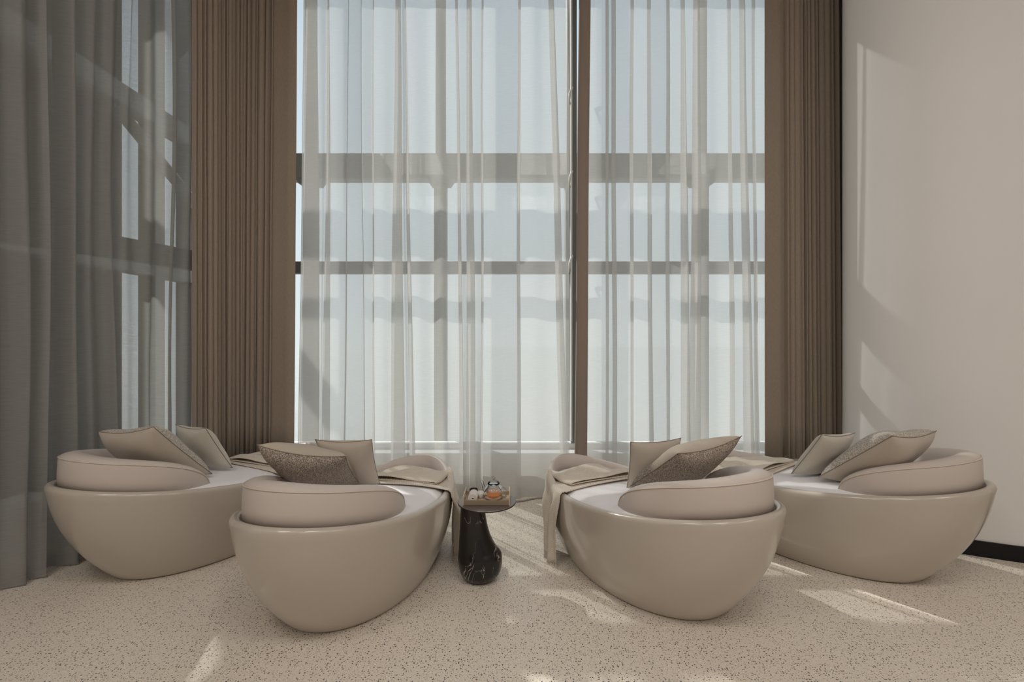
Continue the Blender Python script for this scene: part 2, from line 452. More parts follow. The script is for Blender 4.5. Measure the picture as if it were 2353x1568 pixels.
o = wall_strip('baseboard_right', offset_path(wc, -0.012), 0.012, 0.0, 0.112, M['base'])
bm = bmesh.new(); box(bm, 8.0, 8.2, -8.0, 2.8, 0, CEIL); struct('wall_far_right', bm, M['wall'])
# left wall: plain part nearer than the window, plus head above the window
def LW(y): return LX(y) - 0.32
bm = bmesh.new(); obox(bm, (LW(-8) - .1, -8), (LW(1.0) - .1, 1.0), 0.2, 0, CEIL); struct('wall_left', bm, M['wall'])
# back window ledge
bm = bmesh.new(); box(bm, -3.4, 3.6, 4.62, 4.98, 0.0, 0.40, 0.006); struct('trim_1', bm, M['ledge'])
bm = bmesh.new(); box(bm, -3.4, 4.2, 4.75, 4.95, 5.45, CEIL); struct('wall_back', bm, M['wall'])
bm = bmesh.new(); box(bm, 3.3, 8.2, 4.70, 4.90, 0.0, CEIL); struct('wall_back_right', bm, M['wall'])

# window 1 (back) : frame, mullions, transom, panes
w1 = empty('window_1', (0, 4.85, 0.40)); w1['kind'] = 'structure'
def part_box(name, par, x0, x1, y0, y1, z0, z1, mat, bev=0.004):
    bm = bmesh.new(); L = par.location
    box(bm, x0 - L.x, x1 - L.x, y0 - L.y, y1 - L.y, z0 - L.z, z1 - L.z, bev)
    return link(name, bm, mat, par, smooth=False)
part_box('transom', w1, -2.75, 3.25, 4.80, 4.87, 2.27, 2.40, M['frame'])
part_box('sill_rail', w1, -2.75, 3.25, 4.80, 4.90, 0.40, 0.46, M['ledge'])
part_box('head_rail', w1, -2.75, 3.25, 4.80, 4.90, 5.38, 5.45, M['frame'])
for x in (-2.72, 0.66, 3.22):
    part_box('mullion', w1, x - 0.03, x + 0.03, 4.79, 4.91, 0.46, 5.38, M['frame'])
for (a, b) in ((-2.69, 0.63), (0.69, 3.19)):
    for (c, d) in ((0.46, 2.27), (2.40, 5.38)):
        part_box('pane', w1, a, b, 4.845, 4.853, c, d, M['glass'], 0)
# hinge stays on the mullion beside the gap of the two sheers
for z in (2.33, 3.22, 4.10):
    bm = bmesh.new()
    tube(bm, [(0.625, 4.79 - 4.85, z - .4 - .02), (0.60, 4.74 - 4.85, z - .4 - .05), (0.60, 4.70 - 4.85, z - .4 + .03), (0.63, 4.74 - 4.85, z - .4 + .12)], 0.014, 8)
    link('window_stay', bm, M['ledge'], w1)
bm = bmesh.new(); box(bm, 0.615, 0.632, 4.72 - 4.85, 4.79 - 4.85, 0.1, 4.9); link('window_stay', bm, M['ledge'], w1, smooth=False)

# window 2 (left) : same system along the slanted left side
w2 = empty('window_2', (0, 0, 0)); w2['kind'] = 'structure'
def lseg(name, y0, y1, z0, z1, w, mat, off=0.0):
    bm = bmesh.new(); obox(bm, (LW(y0) - off, y0), (LW(y1) - off, y1), w, z0, z1)
    return link(name, bm, mat, w2, smooth=False)
lseg('transom', 1.0, 4.75, 2.22, 2.40, 0.08, M['frame'])
lseg('head_rail', 1.0, 4.75, 5.30, CEIL, 0.10, M['frame'])
lseg('sill_rail', 1.0, 4.75, 0.0, 0.40, 0.12, M['ledge'])
for y in (1.0, 2.15, 3.30, 4.70):
    lseg('mullion', y, y + 0.07, 0.4, 5.3, 0.10, M['frame'])
for a, b in ((1.07, 2.15), (2.22, 3.30), (3.37, 4.70)):
    lseg('pane', a, b, 0.4, 5.3, 0.008, M['glass'], 0.03)

# ------------------------------------------------------------------ outside
bm = bmesh.new(); box(bm, -60, 60, 4.98, 120, -0.3, -0.05); box(bm, -60, -3.5, -30, 4.98, -0.3, -0.05)
struct('ground', bm, M['terrace'])
sf = empty('outdoor_colonnade', (0, 5.25, 0))
tag(sf, 'grey brown painted steel frame of columns and one heavy beam, outside behind the white sheers', 'colonnade')
bm = bmesh.new(); box(bm, -3.6, 4.2, -0.08, 0.08, 3.42, 3.71, 0.008); link('beam', bm, M['steel'], sf, smooth=False)
for px in (715, 1013, 1312, 1610):
    x = BX(px, 5.25)
    bm = bmesh.new(); box(bm, x - 0.07, x + 0.07, -0.07, 0.07, -0.05, 3.36, 0.008); link('column', bm, M['steel'], sf, smooth=False)
    bm = bmesh.new(); box(bm, x - 0.055, x + 0.055, -0.05, 0.05, 3.71, 7.0, 0.006); link('column', bm, M['steel'], sf, smooth=False)
    bm = bmesh.new()
    vs = [bm.verts.new(p) for p in ((x - .15, -.08, 3.42), (x + .15, -.08, 3.42), (x + .11, -.08, 3.36), (x - .11, -.08, 3.36),
                                   (x - .15, .08, 3.42), (x + .15, .08, 3.42), (x + .11, .08, 3.36), (x - .11, .08, 3.36))]
    for f in ((0, 1, 2, 3), (7, 6, 5, 4), (0, 4, 5, 1), (1, 5, 6, 2), (2, 6, 7, 3), (3, 7, 4, 0)): bm.faces.new([vs[i] for i in f])
    link('cap_plate', bm, M['steel'], sf, smooth=False)
pg = empty('steel_pergola', (-4.6, 4.5, -0.05))
tag(pg, 'steel pergola of rails and slanting braces, outside beyond the dimmed sheers on the left', 'pergola')
for z in (4.35, 2.42):
    bm = bmesh.new(); box(bm, -0.10, 0.10, -1.2, 3.0, z, z + 0.24, 0.006); link('rail', bm, M['steel'], pg, smooth=False)
for y, w in ((1.25, .11), (1.95, .16)):
    bm = bmesh.new(); box(bm, -w, w, y - .08, y + .08, 0.0, 7.0, 0.006); link('post', bm, M['steel'], pg, smooth=False)
bm = bmesh.new(); tube(bm, [(0.0, 0.6, 4.4), (0.35, 2.3, 3.0)], 0.09, 4); link('brace', bm, M['steel'], pg, smooth=False)
bm = bmesh.new(); box(bm, -1.6, 0.12, -9.0, 1.55, 0.0, 7.0); o = link('neighbouring_building', bm, M['facade'], smooth=False)
o.location = (-5.1, 4.2, -0.05)
tag(o, 'dark brown building wall outside, seen dimly through the dimmed sheers at far left', 'building')

# ------------------------------------------------------------------ curtains
def panel(name, ctrl, z0, z1, mat, label, sub=6, rows=26, origin=None, frame=None, hem_mat=None, hem=0.08, wander=0.004, seed=1, group=None, parent=None, flare=1.0):
    """ctrl: list of (x_top, x_bottom, depth) along the rail; frame maps (along, depth) to the ground plane"""
    rnd = random.Random(seed)
    ph = [rnd.uniform(0, 6.28) for _ in range(4)]
    base = catmull([(c[0], c[1], c[2]) for c in ctrl], sub)
    zs = [z0 + (z1 - z0) * (k / (rows - 1)) for k in range(rows)]
    if hem_mat: zs = [z0, z0 + hem * .5, z0 + hem] + [z for z in zs if z > z0 + hem * 1.4]
    P = []
    ox, oy, oz = origin
    for z in zs:
        f = ((z - z0) / (z1 - z0)) ** flare
        row = []
        for j, (xt, xb, d) in enumerate(base):
            a = xb + (xt - xb) * f
            a += wander * sin(ph[0] + a * 5 + z * 1.1) + wander * .6 * sin(ph[1] + a * 11 - z * 2.1)
            dd = d * (1 + .25 * sin(ph[2] + z * .9 + a * 3))
            x, y = frame(a, dd) if frame else (a, YB + dd)
            row.append((x - ox, y - oy, z - oz))
        P.append(row)
    bm = bmesh.new()
    grid(bm, P)
    o = link(name, bm, [mat], parent, recalc=False)
    o.location = origin
    if label: tag(o, label, 'curtain', group)
    if hem_mat:
        bm = bmesh.new()
        H = [[(x, y - 0.004, z) for x, y, z in r] for r in P[:3]]
        grid(bm, H)
        h = link('hem', bm, hem_mat, o, recalc=False)
    return o

def folds_between(rnd, out, t0, b0, t1, b1, step=0.10, amp=0.016):
    n = max(1, int(abs(t1 - t0) / step))
    for k in range(1, n):
        f = (k + rnd.uniform(-.25, .25)) / n
        s = 1 if k % 2 else -1
        out.append((t0 + (t1 - t0) * f, b0 + (b1 - b0) * f, s * amp * rnd.uniform(.4, 1.2)))

def sheer_ctrl(start, folds, end, seed, amp=0.016, step=0.1, depth=0.022):
    """start/end: (px_top, px_bottom); folds: (px_top, px_bottom, width_top, width_bottom) = a pleat lying over itself"""
    rnd = random.Random(seed)
    c = [(BX(start[0]), BX(start[1]), 0)]
    cur = (c[0][0], c[0][1])
    for (pt, pb, wt, wb) in folds:
        t, b = BX(pt), BX(pb); wt = wt * YB / FPX / 2; wb = wb * YB / FPX / 2
        folds_between(rnd, c, cur[0], cur[1], t - wt, b - wb, step, amp)
        c += [(t - wt, b - wb, -depth), (t + wt * .9, b + wb * .9, -depth), (t + wt, b + wb, -depth * .5),
              (t, b, 0.0), (t - wt, b - wb, depth * .5), (t - wt * .9, b - wb * .9, depth), (t + wt, b + wb, depth)]
        cur = (t + wt, b + wb)
    e = (BX(end[0]), BX(end[1]))
    folds_between(rnd, c, cur[0], cur[1], e[0], e[1], step, amp)
    c.append((e[0], e[1], 0))
    return c

ct = sheer_ctrl((700, 688), [(716, 712, 26, 44), (757, 748, 5, 20), (803, 790, 3, 5), (829, 838, 3, 3), (858, 858, 4, 6), (914, 914, 9, 34), (927, 950, 3, 14), (1048, 1062, 5, 10), (1078, 1082, 9, 22),
                              (1110, 1106, 4, 6), (1193, 1192, 5, 8), (1262, 1299, 10, 16)], (1305, 1309), 4, amp=.022, step=.085)
panel('sheer_curtain', ct, 0.015, CEIL - .05, M['voile'], 'wide white sheer curtain left of the dark upright gap, in front of the tall window', sub=7, origin=(BX(700), YB, 0.015), seed=3, hem_mat=M['voile'])
ct = sheer_ctrl((1352, 1344), [(1396, 1394, 4, 5), (1410, 1412, 6, 9), (1452, 1452, 3, 3), (1490, 1497, 5, 7), (1533, 1536, 3, 4), (1566, 1578, 5, 18), (1601, 1597, 10, 22), (1674, 1684, 4, 7), (1703, 1722, 8, 18), (1730, 1740, 3, 5)],
                (1775, 1775), 9, amp=.022, step=.085)
sr = panel('sheer_curtain', ct, 0.015, CEIL - .05, M['voile'], 'white sheer curtain right of the dark upright gap, with a taupe turned edge', sub=7, origin=(BX(1352), YB, 0.015), seed=8, hem_mat=M['voile'])
# turned opaque edge of the right-hand sheer
bm = bmesh.new()
rows = []
for k in range(22):
    f = k / 21; z = (CEIL - .07) * f
    xl = BX(1318) + (BX(1330) - BX(1318)) * min(1, f / .88); xr = BX(1347) + (BX(1357) - BX(1347)) * min(1, f / .88)
    xl += .004 * sin(f * 7); xr += .004 * sin(f * 6 + 1)
    ring = [(xl, -.012), (xl + .01, -.03), ((xl + xr) / 2, -.036), (xr - .01, -.03), (xr, -.012), (xr - .01, 0.002), ((xl + xr) / 2, -.004), (xl + .01, 0.002)]
    rows.append([(x - BX(1352), y, z) for x, y in ring])
V = grid(bm, rows, close_v=True); bm.faces.new(V[0][::-1]); bm.faces.new(V[-1])
o = link('turned_edge', bm, M['hem'], sr); o['label'] = 'opaque taupe turned edge'

# left sheer, following the slanted left wall: along = depth y, inwards = toward the room
LN = Vector((1, -0.325)).normalized()       # room-ward normal of the left wall
def lframe(a, d):
    return (LX(a) + LN.x * d, a + LN.y * d)
def left_ctrl(y0, y1, seed, amp, wl, big=()):
    rnd = random.Random(seed); c = [(y0, y0, 0)]; y = y0; s = 1
    while y < y1 - .03:
        st = wl * rnd.uniform(.6, 1.4); y += st; s = -s
        sh = rnd.uniform(-.03, .03)
        c.append((min(y, y1) + sh, min(y, y1) - sh, s * amp * rnd.uniform(.5, 1.3)))
    return c
panel('sheer_curtain', left_ctrl(2.99, 3.97, 5, 0.050, 0.060), 0.012, CEIL - .05, M['voile_left'],
      'long sheer curtain, painted grey for the dim light, along the left side, reaching back to the brown drape', sub=6, origin=(LX(2.99), 2.99, 0.012), frame=lframe, seed=5, hem_mat=M['voile_left'], wander=.012)
panel('sheer_curtain', [(a, b, d + .06) for a, b, d in left_ctrl(1.9, 2.97, 6, 0.040, 0.075)], 0.012, CEIL - .05, M['voile_left'],
      'sheer curtain, painted grey for the dim light, at the far left edge of the photo', sub=6, origin=(LX(1.9), 1.9, 0.012), frame=lframe, seed=6, hem_mat=M['voile_left'], wander=.01)

# brown drapes: pleated stacks
def drape_path(pts_top, pts_bot, flat_a, flat_b, n, amp, seed):
    """polyline in the ground plane; a flat stretch at start/end, n pleats between"""
    return None
def pleat_panel(name, line, segs, z0, z1, label, seed, mat, rows=16, origin=(0, 0, 0), converge=0.0):
    """line(f) -> (point, room-ward normal) for f in 0..1 ; segs: list of (f0,f1,pleats,amp)"""
    rnd = random.Random(seed)
    C = []
    for (f0, f1, n, amp) in segs:
        if n == 0:
            for k in range(4): C.append((f0 + (f1 - f0) * k / 4, amp, 0.0))
        else:
            ws = [rnd.uniform(.55, 1.5) for _ in range(n)]
            tot = sum(ws); acc = 0
            for k, w in enumerate(ws):
                fa = f0 + (f1 - f0) * acc / tot; fb = f0 + (f1 - f0) * (acc + w) / tot; acc += w
                a = amp * rnd.uniform(.65, 1.25); sk = (fb - fa) * rnd.uniform(-.12, .3)
                C.append((fa, -a * .4, (rnd.random() - .5) * .012)); C.append((fa + (fb - fa) * .28 - sk, a * .5, (rnd.random() - .5) * .012))
                C.append((fa + (fb - fa) * .52, a, (rnd.random() - .5) * .012)); C.append((fa + (fb - fa) * .76 + sk, a * .45, (rnd.random() - .5) * .012))
    C.append((segs[-1][1], 0, 0))
    B = catmull(C, 4)
    P = []
    for k in range(rows):
        z = z0 + (z1 - z0) * k / (rows - 1); f = k / (rows - 1)
        row = []
        for (s, d, w) in B:
            ss = s + w * (1 - f) * 1.2 + .0015 * sin(z * 3 + s * 60)
            p, nn = line(max(0, min(1, ss)), f)
            dd = d * (1.12 - .35 * f)
            row.append((p[0] + nn[0] * dd - origin[0], p[1] + nn[1] * dd - origin[1], z - origin[2]))
        P.append(row)
    bm = bmesh.new(); grid(bm, P)
    o = link(name, bm, mat, recalc=False); o.location = origin
    md = o.modifiers.new('thickness', 'SOLIDIFY'); md.thickness = 0.004
    tag(o, label, 'curtain')
    return o
# left drape: from the left wall round the corner to the back window
DY = 4.33
pA = Vector((LX(3.86) + .085, 3.86)); pB = Vector((LX(4.18) + 0.09, 4.18)); pC = Vector((BX(560, DY), DY)); pD = Vector((BX(676, DY), DY))
ld = [pA, pB, pC, pD]
def left_line(s, f):
    pts = catmull([tuple(p) for p in ld], 12)
    cum = [0.0]
    for a, b in zip(pts, pts[1:]): cum.append(cum[-1] + math.hypot(b[0] - a[0], b[1] - a[1]))
    x = s * cum[-1]; k = 0
    while k < len(pts) - 2 and cum[k + 1] < x: k += 1
    t = (x - cum[k]) / max(1e-9, cum[k + 1] - cum[k])
    a, b = Vector(pts[k]), Vector(pts[k + 1])
    d = (b - a).normalized()
    p = a + (b - a) * t
    p.x += 0.035 * f * s       # hangs a touch wider at the top
    return p, Vector((d.y, -d.x))
pleat_panel('brown_drape', left_line, [(0.0, .05, 0, 0.01), (.05, .80, 19, 0.036), (.80, 1.0, 0, 0.03)], 0.42, CEIL - .03,
            'tall brown pleated drape in the left corner, behind the left loungers', 11, M['drape'], origin=(LX(3.86), 3.86, 0.42))
def right_line(s, f):
    x0 = BX(1757, DY) + .0; x1 = BX(1929 + 7 * (1 - f), DY)
    return Vector((x0 + (x1 - x0) * s, DY + .02)), Vector((0, -1))
pleat_panel('brown_drape', right_line, [(0.0, .27, 0, 0.02), (.27, 1.0, 12, 0.05)], 0.42, CEIL - .03,
            'tall brown pleated drape beside the curved white wall', 12, M['drape'], origin=(BX(1757, DY), DY, 0.42))
def gs_line(s, f):
    x1 = BX(1929 + 6 * f, DY + .16); x0 = BX(1870, DY + .16)
    return Vector((x0 + (x1 - x0) * s, DY + .14)), Vector((0, -1))
pleat_panel('sheer_curtain', gs_line, [(0, 1, 9, .02)], 0.42, CEIL - .03, 'dark grey gathered sheer strip between the right brown drape and the white wall', 14, M['frame'], origin=(BX(1880, DY), DY + .14, 0.42))

# ------------------------------------------------------------------ loungers
A_, B_, TAP, PEX, ZR, BASE, MM, SH = 0.929, 0.513, 0.16, 1.017, 0.54, 0.727, 2.289, 0.075
def rimz(u): return ZR - 0.104 * u + 0.042 * u * u
def outline(ph):
    c, s = cos(ph), sin(ph)
    x = A_ * math.copysign(abs(c) ** PEX, c)
    y = B_ * math.copysign(abs(s) ** PEX, s) * (1 - TAP * x / A_)
    return x, y
def inset_pt(ph, d):
    e = 1e-3
    x0, y0 = outline(ph - e); x1, y1 = outline(ph + e); x, y = outline(ph)
    t = Vector((x1 - x0, y1 - y0))
    if t.length < 1e-9: t = Vector((0, 1))
    t.normalize(); n = Vector((-t.y, t.x))   # points inward for ccw outline
    return x + n.x * d, y + n.y * d
NP = 96
PH = [2 * pi * k / NP for k in range(NP)]
def half_w(s):
    """half width of the outline at axis position s"""
    s = max(-A_ * .999, min(A_ * .999, s))
    c = math.copysign((abs(s) / A_) ** (1 / PEX), s)
    return B_ * (1 - c * c) ** (PEX / 2) * (1 - TAP * s / A_)

def mirror_pts(rows, mir):
    # local frame: x_local = sideways, y_local = along the axis toward the foot
    sg = -1 if mir else 1
    return [[(sg * y, x, z) for (x, y, z) in r] for r in rows]

def shell_bm(mir):
    rows = []
    for h in (0.0, .015, .04, .08, .13, .2, .28, .37, .46, .56, .66, .76, .85, .91):
        r = []
        k = BASE + (1 - BASE) * (1 - (1 - h) ** MM)
        if h == 0: k *= .975
        for p in PH:
            x, y = outline(p)
            r.append((SH * (1 - h) + x * k, y * k, rimz(x / A_) * h))
        rows.append(r)
    # rounded rim
    R = 0.025
    for a in (0, 30, 60, 90, 120, 150, 180):
        t = radians(a); r = []
        for p in PH:
            x, y = inset_pt(p, R - R * cos(t))
            u = outline(p)[0] / A_
            r.append((x, y, rimz(u) - R + R * sin(t)))
        rows.append(r)
    r = []
    for p in PH:
        x, y = inset_pt(p, 2 * R + .002); r.append((x, y, rimz(outline(p)[0] / A_) - .14))
    rows.append(r)
    bm = bmesh.new()
    V = grid(bm, mirror_pts(rows, mir), close_v=True)
    bm.faces.new(V[0]); bm.faces.new(V[-1])
    return bm

def mat_z(x, y):
    """top of the mattress at local (x along axis, y sideways)"""
    w = max(.05, half_w(x)); q = min(1, abs(y) / w)
    return rimz(x / A_) - .012 + .030 * (1 - q ** 3) * (1 - .5 * max(0, x / A_) ** 2)

def mattress_bm(mir):
    rows = []
    for d, dz in ((.053, -.10), (.053, -.03), (.056, -.012), (.062, -.002)):
        r = []
        for p in PH:
            x, y = inset_pt(p, d); r.append((x, y, rimz(outline(p)[0] / A_) - .012 + dz))
        rows.append(r)
    for k in range(1, 14):
        f = 1 - k / 13.0
        r = []
        for p in PH:
            x, y = inset_pt(p, .075); x *= max(f, .004); y *= max(f, .004)
            r.append((x, y, mat_z(x, y)))
        rows.append(r)
    rows[4] = [(a[0], a[1], mat_z(a[0], a[1])) for a in rows[4]]
    bm = bmesh.new(); V = grid(bm, mirror_pts(rows, mir), close_v=True)
    bm.faces.new(V[0]); bm.faces.new(V[-1])
    return bm

def ph_for(s, side):
    """outline angle at axis position s, on side +1/-1"""
    c = math.copysign((abs(s) / A_) ** (1 / PEX), s)
    return math.acos(max(-1, min(1, c))) * side

BOL_TIP = -0.235
def bolster(mir):
    """head bolster: wedge wrapped round the head end; returns body and seam meshes"""
    p0 = ph_for(BOL_TIP, 1); p1 = 2 * pi - p0
    n = 64; rows = []; seam = []
    for i in range(n + 1):
        q = -1 + 2 * i / n
        qq = math.copysign(1 - (1 - abs(q)) ** 1.35, q)      # denser at the tips
        p = (p0 + p1) / 2 + (p1 - p0) / 2 * qq
        a = abs(qq)
        prof = max(0.0, 1 - max(0, (a - .50) / .50) ** 2.9) ** .50    # height falloff to the tips
        hh = 0.158 * prof + .004; cr = .013 * prof
        ww = 0.06 + 0.13 * (1 - a ** 2.5)
        if a > .9: ww *= sqrt(max(0.0, 1 - ((a - .9) / .1) ** 2)) * .96 + .04
        u = outline(p)[0] / A_
        zb = rimz(u) - .045
        d0 = .056 + .07 * a ** 8
        ht = hh + .045
        prof_pts = [(0, 0), (0.0, ht * .45), (.004, ht - .022), (.008, ht - .010), (.018, ht + cr * .15), (.035, ht + cr * .7), (.06, ht + cr),
                    (ww * .45 + .02, ht + cr * .5), (ww * .7 + .015, ht * .84), (ww * .9 + .01, ht * .45), (ww + .008, .0)]
        r = []
        for (dx, dz) in prof_pts:
            dx = min(dx, ww + .008)
            x, y = inset_pt(p, d0 + dx)
            r.append((x, y, zb + dz))
        rows.append(r)
        x, y = inset_pt(p, d0 + min(.006, ww)); seam.append((x, y, zb + ht - .008))
    bm = bmesh.new(); V = grid(bm, mirror_pts(rows, mir), close_v=True)
    bm.faces.new(V[0]); bm.faces.new(V[-1][::-1])
    bs = bmesh.new(); tube(bs, mirror_pts([seam], mir)[0], .0032, 6)
    return bm, bs

def foot_lip_bm(mir):
    p1 = ph_for(0.30, 1); n = 48; rows = []
    for i in range(n + 1):
        q = -1 + 2 * i / n; p = p1 * q
        a = abs(q)
        hh = .108 * (cos(a * pi / 2) ** 1.1) + .002
        zt = rimz(outline(p)[0] / A_)
        th = .012 + .040 * (1 - a ** 4)
        r = []
        for (dx, dz) in ((.012, -.03), (.012, hh * .6 - .004), (.012 + th * .15, hh * .9 - .002), (.012 + th * .5, hh), (.012 + th * .85, hh * .9 - .002), (.014 + th, hh * .5 - .004), (.018 + th, -.06)):
            x, y = inset_pt(p, dx - .004); r.append((x, y, zt + dz))
        rows.append(r)
    bm = bmesh.new(); V = grid(bm, mirror_pts(rows, mir), close_v=True)
    bm.faces.new(V[0]); bm.faces.new(V[-1][::-1])
    return bm

def throw_bm(mir, seed):
    """herringbone throw: lies across the foot, hangs down the side facing the aisle, with a flap folded back on top"""
    rnd = random.Random(seed)
    sA, sB = 0.22, 0.66
    nu, rows, uvs = 26, [], []
    ph = [rnd.uniform(0, 6) for _ in range(5)]
    def colpath(j):
        f = j / nu
        s = sA + (sB - sA) * f
        pts = []
        w = half_w(s)
        # across the mattress
        for k in range(17):
            t = -0.62 * w + (w - .05 + .62 * w) * k / 16
            ss = s + .05 * (t / w) * (1 - f) - .02
            z = mat_z(ss, t) + .009 + .004 * (sin(ph[0] + f * 9 + t * 6) + 1)
            pts.append([ss, t, z])
        # over the rim
        sr = s + .03 * (1 - f) - .02; wr = half_w(sr); zr = rimz(sr / A_)
        lip = smoothstep(.40, .70, sr) * .07
        pts.append([sr, wr - .028, zr + .014 + lip])
        pts.append([sr, wr - .004, zr + .013 + lip])
        pts.append([sr, wr + .013, zr + .000 + lip * .6])
        # hang
        sc = .46
        L = .47 + .03 * sin(f * 5 + ph[1])
        for k in range(1, 15):
            g = k / 14; z = zr - L * g
            cmp_ = 1 - .30 * smoothstep(0, .6, g)
            s2 = sc + (sr - sc) * cmp_
            off = .014 + .022 * smoothstep(0, .35, g) * (1 + sin(f * 2 * pi * 3.1 + ph[2])) + .006 * sin(g * 5 + f * 8)
            pts.append([s2 + .012 * sin(f * 2 * pi * 3.1 + ph[2] + 1.3) * smoothstep(0, .4, g), half_w(sr) * .6 + half_w(s2) * .4 + off, z])
        return pts
    cols = [colpath(j) for j in range(nu + 1)]
    bm = bmesh.new(); uvl = bm.loops.layers.uv.new('UVMap')
    def add(P, z_uv0=0.0):
        n, m_ = len(P), len(P[0])
        sg = -1 if mir else 1
        V = [[bm.verts.new((sg * y, x, z)) for x, y, z in r] for r in P]
        acc = [[0.0] * m_ for _ in range(n)]
        for i in range(n):
            for k in range(1, m_):
                acc[i][k] = acc[i][k - 1] + (V[i][k].co - V[i][k - 1].co).length
        for i in range(n - 1):
            for k in range(m_ - 1):
                f = bm.faces.new((V[i][k], V[i + 1][k], V[i + 1][k + 1], V[i][k + 1]))
                us = [(i, k), (i + 1, k), (i + 1, k + 1), (i, k + 1)]
                for lp, (a, b) in zip(f.loops, us): lp[uvl].uv = (a * .44 / nu, acc[a][b])
    add(cols)
    # the folded-back flap: a doubled leaf lying on the first layer, its fold line on the aisle side
    def leaf(f, g, up):
        s = .265 + .385 * f + .09 * (g - .5) * (1 - f) ; w = half_w(s)
        t = (-.52 + .10 * f) * w + (1.26 + .10 * f) * w * g
        z = mat_z(s, t) + .022 + up * .018 + .009 * sin(ph[3] + 7 * f + 4 * g) * up + .006 * sin(ph[4] + 13 * f - 9 * g) * up + .022 * up * smoothstep(.35, .0, abs(f - .75 + .2 * g)) * sin(g * pi)
        z += .028 * smoothstep(.8, 1.0, g) * smoothstep(.3, 1, f)
        return [s, t, z]
    rows2 = []
    for j in range(19):
        f = j / 18; r = []
        for k in range(19): r.append(leaf(f, k / 18, 0.0))
        e = leaf(f, 1.0, .5); e[1] += .009; r.append(e)
        for k in range(18, -1, -1): r.append(leaf(f, k / 18 * .97 + .01, 1.0))
        rows2.append(r)
    add(rows2)
    fr = bmesh.new()
    for j in range(nu * 3 + 1):
        f = j / 3.0; i = min(int(f), nu - 1); t = f - i
        a, b = Vector(cols[i][-1]), Vector(cols[i + 1][-1]); p = a + (b - a) * t
        q = p + Vector((rnd.uniform(-.010, .010), rnd.uniform(-.004, .008), -.055 + rnd.uniform(-.012, .008)))
        mid = (p + q) / 2 + Vector((rnd.uniform(-.004, .004), rnd.uniform(-.003, .003), 0))
        sg = -1 if mir else 1
        tube(fr, [(sg * v.y, v.x, v.z) for v in (p, mid, q)], .0022, 4, rr=[.003, .0026, .0014])
    return bm, fr

def add_lounger(key, x, y, ang, mir, label, tlabel):
    # local +Y is the axis toward the foot; world axis = (sin a, cos a) on the left, mirrored on the right
    rz = ang if mir else -ang
    r = empty('daybed_lounger', (x, y, 0), rz)
    tag(r, label, 'lounger', 'daybed loungers in front of the window')
    link('shell', shell_bm(mir), M['shell'], r)
    link('mattress', mattress_bm(mir), M['mattress'], r)
    b, s = bolster(mir)
    ob = link('head_bolster', b, M['leather'], r)
    link('piping', s, M['piping'], ob)
    link('foot_bolster', foot_lip_bm(mir), M['leather'], r)
    t = empty('throw_blanket', (x, y, 0), rz)
    tb, fr = throw_bm(mir, hash_seed[key])
    o = link('throw_blanket', tb, M['throw'], recalc=False)
    bpy.data.objects.remove(t)
    o.location = (x, y, 0); o.rotation_euler = (0, 0, rz)
    md = o.modifiers.new('thickness', 'SOLIDIFY'); md.thickness = 0.006; md.offset = 0
    tag(o, tlabel, 'blanket', 'herringbone throws on the loungers')
    link('fringe', fr, M['fringe'], o)['label'] = 'pale knotted fringe'
    return r
hash_seed = {'FL': 2, 'BL': 5, 'FR': 7, 'BR': 9}
LG = {'FL': (-0.949, 2.974, 0.252, False), 'BL': (-2.303, 3.474, 0.502, False), 'FR': (0.863, 3.052, 0.491, True), 'BR': (2.296, 3.397, 0.714, True)}
add_lounger('FL', *LG['FL'], 'cream shell daybed lounger just left of the black marble side table', 'beige herringbone throw hanging beside the black marble table, on the lounger left of it')
add_lounger('BL', *LG['BL'], 'cream shell daybed lounger next to the dimmed sheer curtain on the left', 'beige herringbone throw on the far left lounger, in front of the left brown drape')
add_lounger('FR', *LG['FR'], 'cream shell daybed lounger just right of the black marble side table', 'beige herringbone throw hanging off the lounger right of the marble table')
add_lounger('BR', *LG['BR'], 'cream shell daybed lounger next to the curved white wall', 'beige herringbone throw on the far right lounger, behind the large speckled pillow')

